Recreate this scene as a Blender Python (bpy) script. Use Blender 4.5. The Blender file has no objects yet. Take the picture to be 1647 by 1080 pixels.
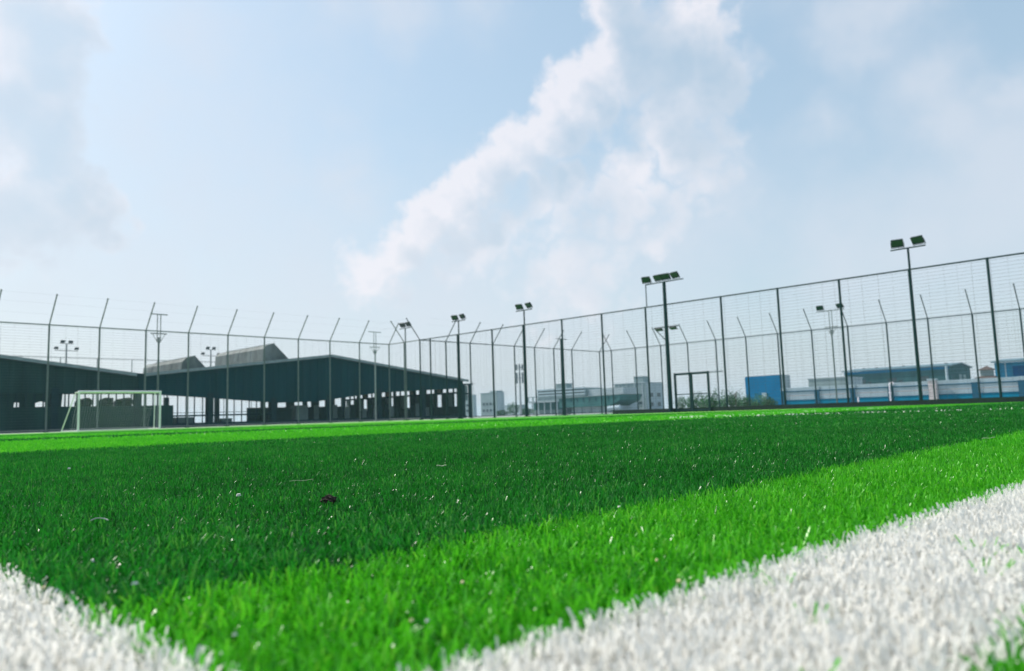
import bpy, bmesh, math, random
import numpy as np
from mathutils import Vector, Matrix

random.seed(7); RNG = np.random.default_rng(11)
R = math.radians
SC = bpy.context.scene
COL = SC.collection

# ------------------------------------------------------------------ camera
HEAD, PITCH, ROLL = 43.3, 6.1, -1.85          # degrees; X = along the near goal line, Y = along the touch line
W0, H0, F0 = 1647, 1080, 1200.0
TIP = 0.025                                    # height of the turf fibres
CAMZ = TIP + 0.100
cam = bpy.data.cameras.new('camera'); cam.sensor_width = 36.0; cam.lens = 36.0 * F0 / W0
cam.clip_start = 0.02; cam.clip_end = 6000
cam_o = bpy.data.objects.new('camera', cam); COL.objects.link(cam_o); SC.camera = cam_o
ROT = (Matrix.Rotation(R(HEAD - 90), 4, 'Z') @ Matrix.Rotation(R(90 + PITCH), 4, 'X') @ Matrix.Rotation(R(ROLL), 4, 'Z'))
cam_o.matrix_world = Matrix.Translation((0, 0, CAMZ)) @ ROT
cam.dof.use_dof = True; cam.dof.focus_distance = 1.35; cam.dof.aperture_fstop = 8.0
FW = Vector((math.cos(R(HEAD)), math.sin(R(HEAD)), 0)); RT = Vector((math.sin(R(HEAD)), -math.cos(R(HEAD)), 0))

def ray(px, py):
    return (ROT.to_3x3() @ Vector(((px - W0 / 2) / F0, -(py - H0 / 2) / F0, -1))).normalized()
def hor(px): return 668 - 0.0323 * (px - 823)  # horizon row in the photograph
def slope(px):                                  # Y/X of the sight line through a column of the photograph
    d = ray(px, hor(px)); return d.y / d.x
def ground(px, py, z=TIP):
    d = ray(px, py); k = (z - CAMZ) / d.z; return Vector((d.x * k, d.y * k, z))
def z_at(px, py, x, y):                         # height of a point that stands over (x, y)
    d = ray(px, py); return CAMZ + d.z * math.hypot(x, y) / math.hypot(d.x, d.y)

# ------------------------------------------------------------------ sky and sun
SUN_AZ, SUN_EL = 104.0, 47.0
world = bpy.data.worlds.new('World'); SC.world = world; world.use_nodes = True
NT = world.node_tree; NT.nodes.clear()
def wn(kind, **kw):
    n = NT.nodes.new('ShaderNode' + kind)
    for k, v in kw.items(): setattr(n, k, v)
    return n
def put(n, i, v):
    if isinstance(v, bpy.types.NodeSocket): NT.links.new(v, n.inputs[i])
    elif v is not None: n.inputs[i].default_value = v
def m(op, a, b=None, c=None, clamp=False):
    n = wn('Math', operation=op, use_clamp=clamp); put(n, 0, a); put(n, 1, b); put(n, 2, c); return n.outputs[0]
def vm(op, a, b=None, out=0):
    n = wn('VectorMath', operation=op); put(n, 0, a); put(n, 1, b); return n.outputs[out]
def sstep(x, lo, hi):
    n = wn('MapRange', interpolation_type='SMOOTHSTEP'); put(n, 0, x); put(n, 1, lo); put(n, 2, hi); return n.outputs[0]
def comb(x, y, z):
    n = wn('CombineXYZ'); put(n, 0, x); put(n, 1, y); put(n, 2, z); return n.outputs[0]
def noise(vec, scale, detail, rough=0.5, out=0):
    n = wn('TexNoise'); put(n, 'Vector', vec); put(n, 'Scale', scale); put(n, 'Detail', detail); put(n, 'Roughness', rough); return n.outputs[out]
def mixc(f, a, b):
    n = wn('Mix', data_type='RGBA'); put(n, 0, f); put(n, 6, a); put(n, 7, b); return n.outputs[2]

sky = wn('TexSky', sky_type='NISHITA', sun_disc=False)
sky.sun_elevation = R(SUN_EL); sky.sun_rotation = R(90 - SUN_AZ)
sky.air_density = 1.25; sky.dust_density = 2.2; sky.ozone_density = 1.0
tc = wn('TexCoord')
dirv = vm('NORMALIZE', tc.outputs['Generated'])
sep = wn('SeparateXYZ'); put(sep, 0, dirv)
az = m('ARCTAN2', vm('DOT_PRODUCT', dirv, tuple(RT), 1), vm('DOT_PRODUCT', dirv, tuple(FW), 1))
el = m('ARCSINE', sep.outputs[2])
P = comb(m('MULTIPLY', az, 57.2958), m('MULTIPLY', el, 57.2958), 0.0)
def azel(px, py):
    d = ray(px, py); return (math.degrees(math.atan2(d.dot(RT), d.dot(FW))), math.degrees(math.asin(d.z)))
# cumulus puffs: centre and radius (photograph pixels, 21 per degree), weight
HARD = [(985, -10, 80, 1), (1015, 80, 95, 1), (950, 150, 75, 1), (890, 200, 72, 1), (840, 245, 66, 1), (785, 285, 60, 1), (735, 315, 58, 1),
        (690, 352, 56, .9), (645, 390, 60, .8), (600, 440, 70, .6), (1105, 85, 95, 1), (1145, 130, 80, .8), (1085, 190, 100, .75), (1125, 265, 90, .5),
        (905, 300, 105, .6), (1010, 300, 110, .5), (780, 385, 110, .5), (920, 420, 140, .38),
        (30, 20, 110, 1), (75, 60, 75, 1), (85, 130, 62, 1), (95, 200, 60, .95), (70, 255, 75, .9), (110, 315, 70, .85), (155, 355, 55, .7), (20, 180, 95, .9), (30, 330, 100, .85), (-60, 90, 90, .7), (-80, 330, 110, .6)]
SOFT = [(330, 300, 280, .42), (250, 470, 260, .55), (480, 420, 220, .5), (720, 470, 240, .6), (1060, 400, 170, .5), (680, 470, 150, .6), (520, 480, 120, .6), (420, 510, 120, .5), (1170, 330, 120, .45), (900, 500, 200, .5), (60, 480, 160, .5), (165, 350, 90, .5),
        (545, 285, 90, .6), (560, 330, 70, .5), (640, 0, 110, .6), (780, 0, 80, .4), (540, 5, 80, .4),
        (1390, 20, 105, .7), (1440, 0, 80, .6), (1500, 135, 90, .6), (1535, 205, 80, .7), (1625, 150, 60, .7), (1600, 260, 130, .7), (1710, 300, 170, .8),
        (1330, 205, 60, .4), (1360, 400, 150, .5), (1480, 370, 130, .5), (1590, 380, 120, .5), (1215, 90, 30, .45), (240, 215, 80, .35), (330, 80, 140, .4), (450, 150, 110, .3)]
def centred(vec, amp):
    o = vm('SCALE', vm('SUBTRACT', vec, (0.5, 0.5, 0.5))); o.node.inputs['Scale'].default_value = amp; return o
warp = vm('ADD', centred(noise(P, 0.22, 3.0, 0.5, 1), 4.6), centred(noise(P, 0.75, 5.0, 0.55, 1), 1.9))
flat = vm('MULTIPLY', vm('ADD', P, warp), (1, 1, 0))
def dens(p, lst, k):
    acc = None
    for (x, y, r, w) in lst:
        a, e = azel(x, y)
        v = m('MULTIPLY_ADD', vm('DISTANCE', p, (a, e, 0), 1), -w * 21.0 / r, w)
        acc = v if acc is None else m('SMOOTH_MAX', acc, v, k)
    return acc
fine = m('MULTIPLY', m('SUBTRACT', noise(dirv, 11.0, 7.0, 0.6), 0.5), 0.52)
scatter = m('MULTIPLY', m('SUBTRACT', noise(vm('MULTIPLY', dirv, (1, 1, 1.9)), 2.6, 5.0, 0.5), 0.50), 1.7)      # thin cloud over the whole sky
billow = lambda v: m('MULTIPLY', m('SUBTRACT', m('ABSOLUTE', m('MULTIPLY_ADD', noise(v, 17.0, 4.0, 0.5), 2.0, -1.0)), 0.16), 0.75)   # rounded heads with creases between
DH = m('ADD', dens(flat, HARD, 0.3), m('MULTIPLY_ADD', fine, 0.7, billow(dirv)))
DS = m('ADD', m('MAXIMUM', dens(flat, SOFT, 0.4), scatter), fine)
DL = m('ADD', dens(vm('ADD', flat, (-2.2, 2.0, 0)), HARD, 0.3), fine)

ms = m('MULTIPLY', sstep(DS, -0.08, 0.66), 0.62)
lit = m('MULTIPLY_ADD', sstep(DL, 0.75, -0.15), 0.85, m('MULTIPLY', sstep(DH, 0.95, 0.1), 0.42), clamp=True)
hz = m('POWER', m('SUBTRACT', 1.0, m('ABSOLUTE', sep.outputs[2]), clamp=True), 5.0)             # moist air near the horizon
skyc = vm('SCALE', sky.outputs[0]); skyc.node.inputs['Scale'].default_value = 0.14
veil = mixc(m('MULTIPLY', hz, 0.62), mixc(0.5, skyc, (0.50, 0.70, 0.85, 1)), (0.70, 0.77, 0.84, 1))
soft = mixc(ms, veil, (0.69, 0.735, 0.82, 1))
mh = m('MULTIPLY', sstep(DH, 0.0, 0.42), m('MULTIPLY_ADD', lit, 0.34, 0.46))
cloud = mixc(lit, (0.47, 0.58, 0.69, 1), (0.88, 0.86, 0.91, 1))
allsky = mixc(mh, soft, cloud)
bg = wn('Background'); put(bg, 0, allsky); bg.inputs[1].default_value = 1.0
wo = wn('OutputWorld'); NT.links.new(bg.outputs[0], wo.inputs[0])
world.cycles.sampling_method = 'MANUAL'; world.cycles.sample_map_resolution = 512

sun = bpy.data.lights.new('sun', 'SUN'); sun.energy = 4.8; sun.angle = R(0.6); sun.color = (1.0, 0.95, 0.87)
sun_o = bpy.data.objects.new('sun', sun); COL.objects.link(sun_o)
sd = Vector((math.cos(R(SUN_EL)) * math.cos(R(SUN_AZ)), math.cos(R(SUN_EL)) * math.sin(R(SUN_AZ)), math.sin(R(SUN_EL))))
sun_o.rotation_euler = sd.to_track_quat('Z', 'Y').to_euler(); sun_o.location = sd * 60
SC.view_settings.view_transform = 'Standard'; SC.view_settings.look = 'None'
SC.view_settings.exposure = 0.08; SC.view_settings.gamma = 1.0; SC.view_settings.use_curve_mapping = False
SC.render.engine = 'CYCLES'
SC.cycles.max_bounces = 6; SC.cycles.diffuse_bounces = 3; SC.cycles.transparent_max_bounces = 8; SC.cycles.volume_bounces = 1
SC.cycles.use_denoising = True

# ------------------------------------------------------------------ materials
MATS = {}
def mat(name, col, rough=0.7, metal=0.0, var=0.12, scale=3.0, spec=0.4, streak=0.0, bump=0.0):
    """procedural surface: base colour with weathering noise and optional vertical streaks"""
    mt = bpy.data.materials.new(name); mt.use_nodes = True; nt = mt.node_tree; N = nt.nodes; L = nt.links
    b = N['Principled BSDF']; b.inputs['Roughness'].default_value = rough; b.inputs['Metallic'].default_value = metal
    b.inputs['Specular IOR Level'].default_value = spec
    t = N.new('ShaderNodeTexCoord'); mp = N.new('ShaderNodeMapping'); L.new(t.outputs['Object'], mp.inputs[0])
    if streak: mp.inputs['Scale'].default_value = (1, 1, 1 - streak)
    n = N.new('ShaderNodeTexNoise'); n.inputs['Scale'].default_value = scale; n.inputs['Detail'].default_value = 7; n.inputs['Roughness'].default_value = 0.65
    L.new(mp.outputs[0], n.inputs['Vector'])
    cr = N.new('ShaderNodeValToRGB'); c = np.array(col)
    cr.color_ramp.elements[0].position = 0.3; cr.color_ramp.elements[1].position = 0.7
    cr.color_ramp.elements[0].color = (*(c * (1 - var)), 1); cr.color_ramp.elements[1].color = (*np.minimum(c * (1 + var), .95), 1)
    L.new(n.outputs[0], cr.inputs[0]); L.new(cr.outputs[0], b.inputs['Base Color'])
    if bump:
        bp = N.new('ShaderNodeBump'); bp.inputs['Strength'].default_value = bump; bp.inputs['Distance'].default_value = 0.02
        L.new(n.outputs[0], bp.inputs['Height']); L.new(bp.outputs[0], b.inputs['Normal'])
    MATS[name] = mt; return mt

def fibre(name, dark, light, trans, rough=0.38, spec=0.5, old=None):
    """turf fibre: colour varies from blade to blade by the mesh attribute 'tone'"""
    mt = bpy.data.materials.new(name); mt.use_nodes = True; nt = mt.node_tree; N = nt.nodes; L = nt.links
    N.clear(); o = N.new('ShaderNodeOutputMaterial'); b = N.new('ShaderNodeBsdfPrincipled'); tr = N.new('ShaderNodeBsdfTranslucent'); mx = N.new('ShaderNodeMixShader')
    at = N.new('ShaderNodeAttribute'); at.attribute_name = 'tone'
    cr = N.new('ShaderNodeValToRGB'); cr.color_ramp.elements[0].color = (*dark, 1); cr.color_ramp.elements[1].position = .86; cr.color_ramp.elements[1].color = (*light, 1)
    if old: k = cr.color_ramp.elements.new(1.0); k.color = (*old, 1)
    L.new(at.outputs['Fac'], cr.inputs[0]); L.new(cr.outputs[0], b.inputs['Base Color']); L.new(cr.outputs[0], tr.inputs[0])
    b.inputs['Roughness'].default_value = rough; b.inputs['Specular IOR Level'].default_value = spec
    mx.inputs[0].default_value = trans; L.new(b.outputs[0], mx.inputs[1]); L.new(tr.outputs[0], mx.inputs[2]); L.new(mx.outputs[0], o.inputs[0])
    MATS[name] = mt; return mt

fibre('fibre_light', (0.022, 0.26, 0.006), (0.115, 0.56, 0.024), 0.42, 0.32, 0.34, (0.17, 0.56, 0.035))
fibre('fibre_dark', (0.002, 0.056, 0.005), (0.024, 0.275, 0.024), 0.40, 0.31, 0.34, (0.08, 0.34, 0.04))
fibre('fibre_white', (0.64, 0.63, 0.57), (0.85, 0.84, 0.80), 0.5, 0.5, 0.2)
mat('steel_dark', (0.008, 0.034, 0.04), 0.55, 0.0, 0.2, 6, 0.2)
mat('steel_grey', (0.12, 0.145, 0.15), 0.5, 0.3, 0.2, 6)
mat('galvanised', (0.34, 0.36, 0.37), 0.45, 0.4, 0.15, 8)
mat('net_green', (0.05, 0.085, 0.085), 0.8, 0, 0.1)
mat('kerb_rubber', (0.008, 0.024, 0.02), 0.85, 0, 0.25, 4)
mat('goal_white', (0.86, 0.80, 0.85), 0.45, 0, 0.06, 6)
mat('lamp_body', (0.02, 0.03, 0.035), 0.4, 0.3, 0.15, 9)
mat('lamp_glass', (0.012, 0.035, 0.038), 0.35, 0, 0.1, 5, 0.6)
mat('hall_cladding', (0.001, 0.038, 0.046), 0.6, 0, 0.25, 0.6, 0.03, 0.9)
mat('hall_cladding_olive', (0.012, 0.042, 0.038), 0.65, 0, 0.35, 0.7, 0.03, 0.85)
mat('hall_steel', (0.004, 0.026, 0.032), 0.7, 0, 0.2, 3, 0.1)
mat('hall_roof', (0.16, 0.20, 0.20), 0.6, 0.1, 0.25, 0.5)
mat('hall_trim', (0.20, 0.26, 0.26), 0.6, 0, 0.2, 1.5)
mat('hall_inside', (0.015, 0.045, 0.048), 0.85, 0, 0.3, 1.0, 0.1)
mat('panel_grey', (0.20, 0.28, 0.28), 0.7, 0, 0.15, 1.5)
mat('panel_orange', (0.32, 0.19, 0.13), 0.7, 0, 0.15, 1.5)
mat('cowl_sheet', (0.15, 0.17, 0.165), 0.7, 0.0, 0.55, 0.55, 0.2, 0.5)
mat('wall_white', (0.38, 0.48, 0.53), 0.85, 0, 0.14, 0.8, 0.3, 0.7)
mat('wall_grey', (0.24, 0.31, 0.32), 0.85, 0, 0.16, 0.5, 0.3, 0.7)
mat('wall_pale', (0.36, 0.43, 0.46), 0.85, 0, 0.12, 0.5, 0.3, 0.7)
mat('paint_blue', (0.001, 0.15, 0.32), 0.6, 0, 0.12, 0.8, 0.1, 0.5)
mat('paint_teal', (0.002, 0.21, 0.34), 0.7, 0, 0.15, 0.8, 0.1, 0.5)
mat('paint_pillar', (0.006, 0.09, 0.16), 0.7, 0, 0.15, 1)
mat('blue_sheet', (0.02, 0.19, 0.33), 0.55, 0, 0.2, 0.5, 0.1, 0.8)
mat('blue_deep', (0.004, 0.06, 0.17), 0.55, 0, 0.2, 0.5, 0.1, 0.8)
mat('factory_green', (0.03, 0.095, 0.105), 0.8, 0, 0.25, 0.35, 0.1, 0.7)
mat('factory_roof', (0.12, 0.20, 0.24), 0.6, 0.1, 0.15, 0.4)
mat('awning_green', (0.03, 0.13, 0.13), 0.7, 0, 0.2, 0.4, 0.3, 0.6)
mat('window_dark', (0.03, 0.05, 0.06), 0.15, 0, 0.2, 2, 0.6)
mat('pier_pink', (0.55, 0.50, 0.50), 0.8, 0, 0.2, 2)
mat('brown_tile', (0.085, 0.06, 0.055), 0.8, 0, 0.2, 3)
mat('concrete', (0.30, 0.31, 0.30), 0.9, 0, 0.2, 0.7, 0.3, 0, 0.2)
mat('antenna', (0.10, 0.13, 0.15), 0.6, 0, 0.1)
mat('clod', (0.045, 0.035, 0.03), 0.95, 0, 0.5, 60, 0.2, 0, 0.6)
mat('chip', (0.72, 0.70, 0.66), 0.5, 0, 0.1, 40)
mat('chip_yellow', (0.70, 0.60, 0.34), 0.5, 0, 0.1, 40)
mat('straw', (0.40, 0.48, 0.30), 0.6, 0, 0.2, 40)
mat('bark', (0.07, 0.05, 0.035), 0.9, 0, 0.3, 8)
mat('leaf', (0.025, 0.11, 0.035), 0.6, 0, 0.45, 0.9)
mat('leaf_pale', (0.06, 0.19, 0.08), 0.65, 0, 0.03, 0.9)

# ------------------------------------------------------------------ mesh helpers
class MB:
    def __init__(s): s.v = []; s.f = []
    def poly(s, pts, faces):
        k = len(s.v); s.v += [tuple(p) for p in pts]; s.f += [tuple(i + k for i in f) for f in faces]; return s
    def box(s, a, b):
        (x0, y0, z0), (x1, y1, z1) = a, b
        p = [(x, y, z) for z in (z0, z1) for y in (y0, y1) for x in (x0, x1)]
        return s.poly(p, [(0, 2, 3, 1), (4, 5, 7, 6), (0, 1, 5, 4), (2, 6, 7, 3), (0, 4, 6, 2), (1, 3, 7, 5)])
    def tube(s, a, b, r, n=8, r2=None, cap=True):
        a = Vector(a); b = Vector(b); d = (b - a).normalized(); r2 = r if r2 is None else r2
        u = d.orthogonal().normalized(); w = d.cross(u); p = []
        for q, rr in ((a, r), (b, r2)):
            for i in range(n):
                t = 2 * math.pi * i / n + math.pi / 4; p.append(q + (u * math.cos(t) + w * math.sin(t)) * rr)
        f = [(i, (i + 1) % n, n + (i + 1) % n, n + i) for i in range(n)]
        if cap: f += [tuple(range(n - 1, -1, -1)), tuple(range(n, 2 * n))]
        return s.poly(p, f)
    def path(s, pts, r, n=6):
        for a, b in zip(pts[:-1], pts[1:]): s.tube(a, b, r, n)
        return s
    def extrude(s, prof, off):                                     # a planar profile pushed along a vector
        n = len(prof); off = Vector(off); p = [Vector(q) for q in prof] + [Vector(q) + off for q in prof]
        return s.poly(p, [tuple(range(n)), tuple(range(2 * n - 1, n - 1, -1))] + [(i, n + i, n + (i + 1) % n, (i + 1) % n) for i in range(n)])
    def mesh(s, name):
        me = bpy.data.meshes.new(name); me.from_pydata(s.v, [], s.f)
        bm = bmesh.new(); bm.from_mesh(me); bmesh.ops.recalc_face_normals(bm, faces=bm.faces); bm.to_mesh(me); bm.free(); return me
    def build(s, name, m_, parent=None, loc=None, smooth=False):
        me = s.mesh(name); me.materials.append(MATS[m_])
        if smooth: me.shade_smooth()
        return link(name, me, parent, loc)
def link(name, me, parent=None, loc=None):
    o = bpy.data.objects.new(name, me); COL.objects.link(o); o.parent = parent
    if loc: o.location = loc
    return o
def tag(o, label=None, cat=None, group=None, kind=None):
    for k, v in (('label', label), ('category', cat), ('group', group), ('kind', kind)):
        if v: o[k] = v
    return o
def empty(name, loc, label, cat, group=None):
    o = bpy.data.objects.new(name, None); COL.objects.link(o); o.location = loc; o.empty_display_size = 0.2
    return tag(o, label, cat, group)
def part(name, m_, parent, fn, smooth=False):
    """a part modelled in world coordinates, parented to its thing"""
    b = MB(); fn(b); o = b.build(name, m_, None, None, smooth)
    o.parent = parent; w = Vector(); p = parent
    while p: w += Vector(p.location); p = p.parent
    o.location = -w
    return o

# ------------------------------------------------------------------ geometry of the place (metres)
FX, FY, JY, SX, FH = 36.0, 47.3, 43.5, 58.5, 6.0     # dividing fence, far fence, jog, fence of the next pitch, height
L0, L1, LK = 0.098, 0.262, -0.068                    # near goal line (Y at X = 0, and its drift)
T0, T1 = 0.015, 0.150                                 # touch line (X)
SEAMS = [0.475, 4.5, 10.4, 13.0, 20.8, 24.9, 32.8, 36.9, 44.9]   # light up to the first, then dark / light in turn
PX = 29.6                                             # far touch line

# ------------------------------------------------------------------ ground
def sheet(name, x0, y0, x1, y1, z, m_):
    return tag(MB().poly([(x0, y0, z), (x1, y0, z), (x1, y1, z), (x0, y1, z)], [(0, 1, 2, 3)]).build(name, m_), kind='structure')
sheet('ground', -500, -500, 900, 900, -0.012, 'concrete')
mat('line_white', (0.74, 0.735, 0.71), 0.8, 0, 0.05, 8, 0.2)
def turf_base():
    mt = bpy.data.materials.new('turf_base'); mt.use_nodes = True; nt = mt.node_tree; N = nt.nodes; L = nt.links; b = N['Principled BSDF']
    g = N.new('ShaderNodeNewGeometry'); s = N.new('ShaderNodeSeparateXYZ'); L.new(g.outputs['Position'], s.inputs[0])
    d = N.new('ShaderNodeMath'); d.operation = 'DIVIDE'; d.inputs[1].default_value = 50.0; L.new(s.outputs[1], d.inputs[0])
    gt = N.new('ShaderNodeValToRGB'); gt.color_ramp.interpolation = 'CONSTANT'; e = gt.color_ramp.elements; e[0].position = 0; e[0].color = (1, 1, 1, 1); e[1].position = SEAMS[0] / 50; e[1].color = (0, 0, 0, 1)
    for q, sm in enumerate(SEAMS[1:]):
        k = e.new(sm / 50); k.color = (1, 1, 1, 1) if q % 2 == 0 else (0, 0, 0, 1)
    L.new(d.outputs[0], gt.inputs[0])
    n = N.new('ShaderNodeTexNoise'); n.inputs['Scale'].default_value = 1.3; n.inputs['Detail'].default_value = 10; n.inputs['Roughness'].default_value = 0.75
    L.new(g.outputs['Position'], n.inputs['Vector'])
    def ramp(c0, c1):
        cr = N.new('ShaderNodeValToRGB'); cr.color_ramp.elements[0].position = .3; cr.color_ramp.elements[1].position = .7
        cr.color_ramp.elements[0].color = (*c0, 1); cr.color_ramp.elements[1].color = (*c1, 1); L.new(n.outputs[0], cr.inputs[0]); return cr
    c0 = ramp((0.010, 0.14, 0.018), (0.022, 0.21, 0.030)); c1 = ramp((0.12, 0.36, 0.03), (0.16, 0.44, 0.04))
    mx = N.new('ShaderNodeMix'); mx.data_type = 'RGBA'; L.new(gt.outputs[0], mx.inputs[0]); L.new(c0.outputs[0], mx.inputs[6]); L.new(c1.outputs[0], mx.inputs[7])
    L.new(mx.outputs[2], b.inputs['Base Color']); b.inputs['Roughness'].default_value = 0.8; b.inputs['Specular IOR Level'].default_value = 0.2
    MATS['turf_base'] = mt
turf_base()
sheet('pitch', -6, -4, FX - 0.4, FY - 0.5, 0.0, 'turf_base')
mat('turf_next', (0.03, 0.22, 0.035), 0.85, 0, 0.2, 0.6, 0.2)
sheet('pitch', FX + 0.5, -8, SX - 0.6, JY - 0.6, 0.0, 'turf_next')
def strip(nm, pts):
    tag(MB().poly([(x, y, 0.006) for x, y in pts], [(0, 1, 2, 3)]).build(nm, 'line_white'), kind='structure')
ln = lambda y, x: y + LK * x
strip('goal_line', [(T1 + .001, ln(L0, T1)), (PX, ln(L0, PX)), (PX, ln(L1, PX)), (T1 + .001, ln(L1, T1))])
for nm, (x0, y0, x1, y1) in (('touch_line', (T0, L0 - .001, T1, 43.0)), ('penalty_area_line', (9.9, -.2, 10.03, 6.1)), ('goal_line', (0.1, 43.001, PX, 43.12)),
                             ('touch_line', (PX, 0.2, PX + 0.12, 43.0)), ('penalty_area_line', (9.7, 37, 19.8, 37.12)), ('halfway_line', (0.14, 21.5, PX, 21.62))):
    strip(nm, [(x0, y0), (x1, y0), (x1, y1), (x0, y1)])

# ------------------------------------------------------------------ turf fibres
def zone(x, y):
    """0 light, 1 dark, 2 white"""
    jx, jy = RNG.normal(0, .0022, (2, len(x))); x = x + jx; y = y + jy
    z = np.where(np.mod(np.searchsorted(SEAMS, y + RNG.normal(0, .007, len(y))), 2) == 1, 1, 0); yy = y - LK * x
    wh = ((yy > L0) & (yy < L1) & (x > T0)) | ((x > T0) & (x < T1) & (yy > L0))
    wh &= RNG.random(len(x)) > .006
    box = ((x > 9.9) & (x < 10.03) & (yy > L1) & (y < 6.12)) | ((y > 6.0) & (y < 6.12) & (x > 9.9) & (x < 20))
    return np.where(wh | box, 2, z)
def tufts(n, zlo, zhi, l0, lk):
    """stitch points ahead of the lens: depth between zlo and zhi, lateral within l0 + lk * depth"""
    p_ = math.sqrt(area(zlo, zhi, l0, lk) / n); rr = math.hypot(zhi, l0 + lk * zhi) + .1
    g = np.arange(-rr, rr, p_); gx_, gy_ = np.meshgrid(g, g); q = np.stack([gx_.ravel(), gy_.ravel()], 1)
    q[:, 0] += np.repeat(np.arange(len(g)) % 2, len(g)) * p_ * .5
    d = q @ np.array(FW)[:2]; l = q @ np.array(RT)[:2]
    k = (d > zlo) & (d < zhi) & (np.abs(l) < l0 + lk * np.maximum(d, 0)); q = q[k]
    return q + RNG.uniform(-.42, .42, q.shape) * p_
def area(zlo, zhi, l0, lk): return (zhi - zlo) * 2 * l0 + lk * (zhi ** 2 - max(zlo, 0) ** 2)
def blades(xy, per, wid, hgt, spread, segs):
    """ribbons: per blades from every stitch point; returns verts, faces(quads), tone and zone per blade"""
    n = len(xy) * per; root = np.repeat(xy, per, 0); zn = np.repeat(zone(xy[:, 0], xy[:, 1]), per)
    clump = np.repeat(RNG.normal(0, 1, len(xy)), per)
    # slow variation over the surface: trodden and upright areas
    wob = np.sin(root[:, 0] * 31 + 1.7 * np.sin(root[:, 1] * 23)) * np.sin(root[:, 1] * 37 + 1.3 * np.sin(root[:, 0] * 29))
    wob += 0.9 * np.sin(root[:, 0] * 1.9 + 1.1 * np.sin(root[:, 1] * 2.3)) * np.sin(root[:, 1] * 2.7 + root[:, 0] * .8)
    wob += 0.7 * np.sin(root[:, 0] * 7.3 + root[:, 1] * 5.1) * np.sin(root[:, 1] * 8.7 - root[:, 0] * 3.9)
    nt_ = len(xy); rep_ = lambda a: np.repeat(a, per, 0)
    tth = rep_(RNG.uniform(0, 2 * np.pi, nt_)); tl = rep_(np.abs(RNG.normal(0.16, 0.16, nt_)))          # the whole tuft leans one way
    off = RNG.normal(0, spread, (n, 2)); root = root + off
    th = np.arctan2(off[:, 1], off[:, 0]) + RNG.normal(0, .7, n); sl = np.abs(RNG.normal(0.28, 0.24, n))    # and its blades fan out
    vx = tl * np.cos(tth) + sl * np.cos(th); vy = tl * np.sin(tth) + sl * np.sin(th)
    th = np.arctan2(vy, vx); lean = np.clip(np.hypot(vx, vy), 0, 1.2)
    lean = np.where(RNG.random(n) < 0.04, RNG.uniform(0.9, 1.4, n), lean)
    L = hgt * (1.06 + 0.07 * RNG.normal(0, 1, n).clip(-2, 1.5) + 0.06 * clump.clip(-2.5, 1.6) + 0.04 * wob)
    L = np.where(zn == 2, hgt * (1.03 + .05 * RNG.normal(0, 1, n).clip(-2, 1.5) + .02 * clump.clip(-2, 1.5)), L); lean = np.where(zn == 2, lean * .8, lean)
    w = wid * RNG.uniform(0.65, 1.25, n) * np.where(zn == 2, 1.35, 1.0); face = RNG.uniform(0, 2 * np.pi, n)
    wd = np.stack([np.cos(face), np.sin(face), np.zeros(n)], 1)
    hd = np.stack([np.cos(th), np.sin(th)], 1)
    rows = []; k = segs + 1
    for i in range(k):
        t = i / segs; a = lean * (0.12 + 1.35 * t)
        c = np.zeros((n, 3)); c[:, :2] = root + hd * (L * t * np.sin(a))[:, None]; c[:, 2] = L * t * np.cos(a)
        ww = w * (1.0 if t < 0.99 else 0.62) * (1 - 0.18 * t)
        rows.append(c - wd * ww[:, None] / 2); rows.append(c + wd * ww[:, None] / 2)
    V = np.stack(rows, 1)                                   # n, 2k, 3
    tone = np.clip(0.46 + 0.20 * RNG.normal(0, 1, n) + 0.17 * clump + 0.09 * wob, 0, 1)
    tone = np.where(zn == 2, np.clip(tone + .28, 0, 1), tone)
    return V, tone, zn
def to_mesh(name, V, tone, m_):
    n, kk, _ = V.shape; segs = kk // 2 - 1
    q = np.array([[2 * i, 2 * i + 1, 2 * i + 3, 2 * i + 2] for i in range(segs)])
    F = (np.arange(n)[:, None, None] * kk + q[None]).reshape(-1, 4)
    return V.reshape(-1, 3), F, np.repeat(tone, kk)
sets = [  # depth range, lateral, stitches per m2, blades, width, length, scatter, segments
    ((0.05, 0.75, 0.45, 0.75), 15000, 8, 0.0022, TIP, 0.0022, 3),
    ((0.75, 1.7, 0.45, 0.75), 14500, 6, 0.0018, TIP, 0.0022, 2),
    ((1.7, 3.6, 0.3, 0.78), 5400, 5, 0.0022, TIP, 0.0040, 1),
    ((3.6, 8.0, 0.3, 0.78), 1000, 5, 0.005, TIP, 0.012, 1),
    ((8.0, 26.0, 0.3, 0.78), 45, 6, 0.02, TIP * .97, 0.06, 1)]
buck = {0: [], 1: [], 2: []}
for rg, dn, per, wid, hgt, spr, segs in sets:
    xy = tufts(int(area(*rg) * dn), *rg)
    xy = xy[(xy[:, 0] < FX - 1) & (xy[:, 1] < FY - 1)]
    V, tone, zn = blades(xy, per, wid, hgt, spr, segs)
    for k in buck:
        s = zn == k
        if s.any(): buck[k].append((V[s], tone[s]))
NAMES = {0: ('light_turf', 'bright light green artificial turf fibres in the near strip and pale rolls', 'turf', 'fibre_light'),
         1: ('dark_turf', 'dark green artificial turf fibres of the wide roll across the middle', 'turf', 'fibre_dark'),
         2: ('white_line_turf', 'white artificial turf fibres of the painted corner lines in the foreground', 'line marking', 'fibre_white')}
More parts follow.
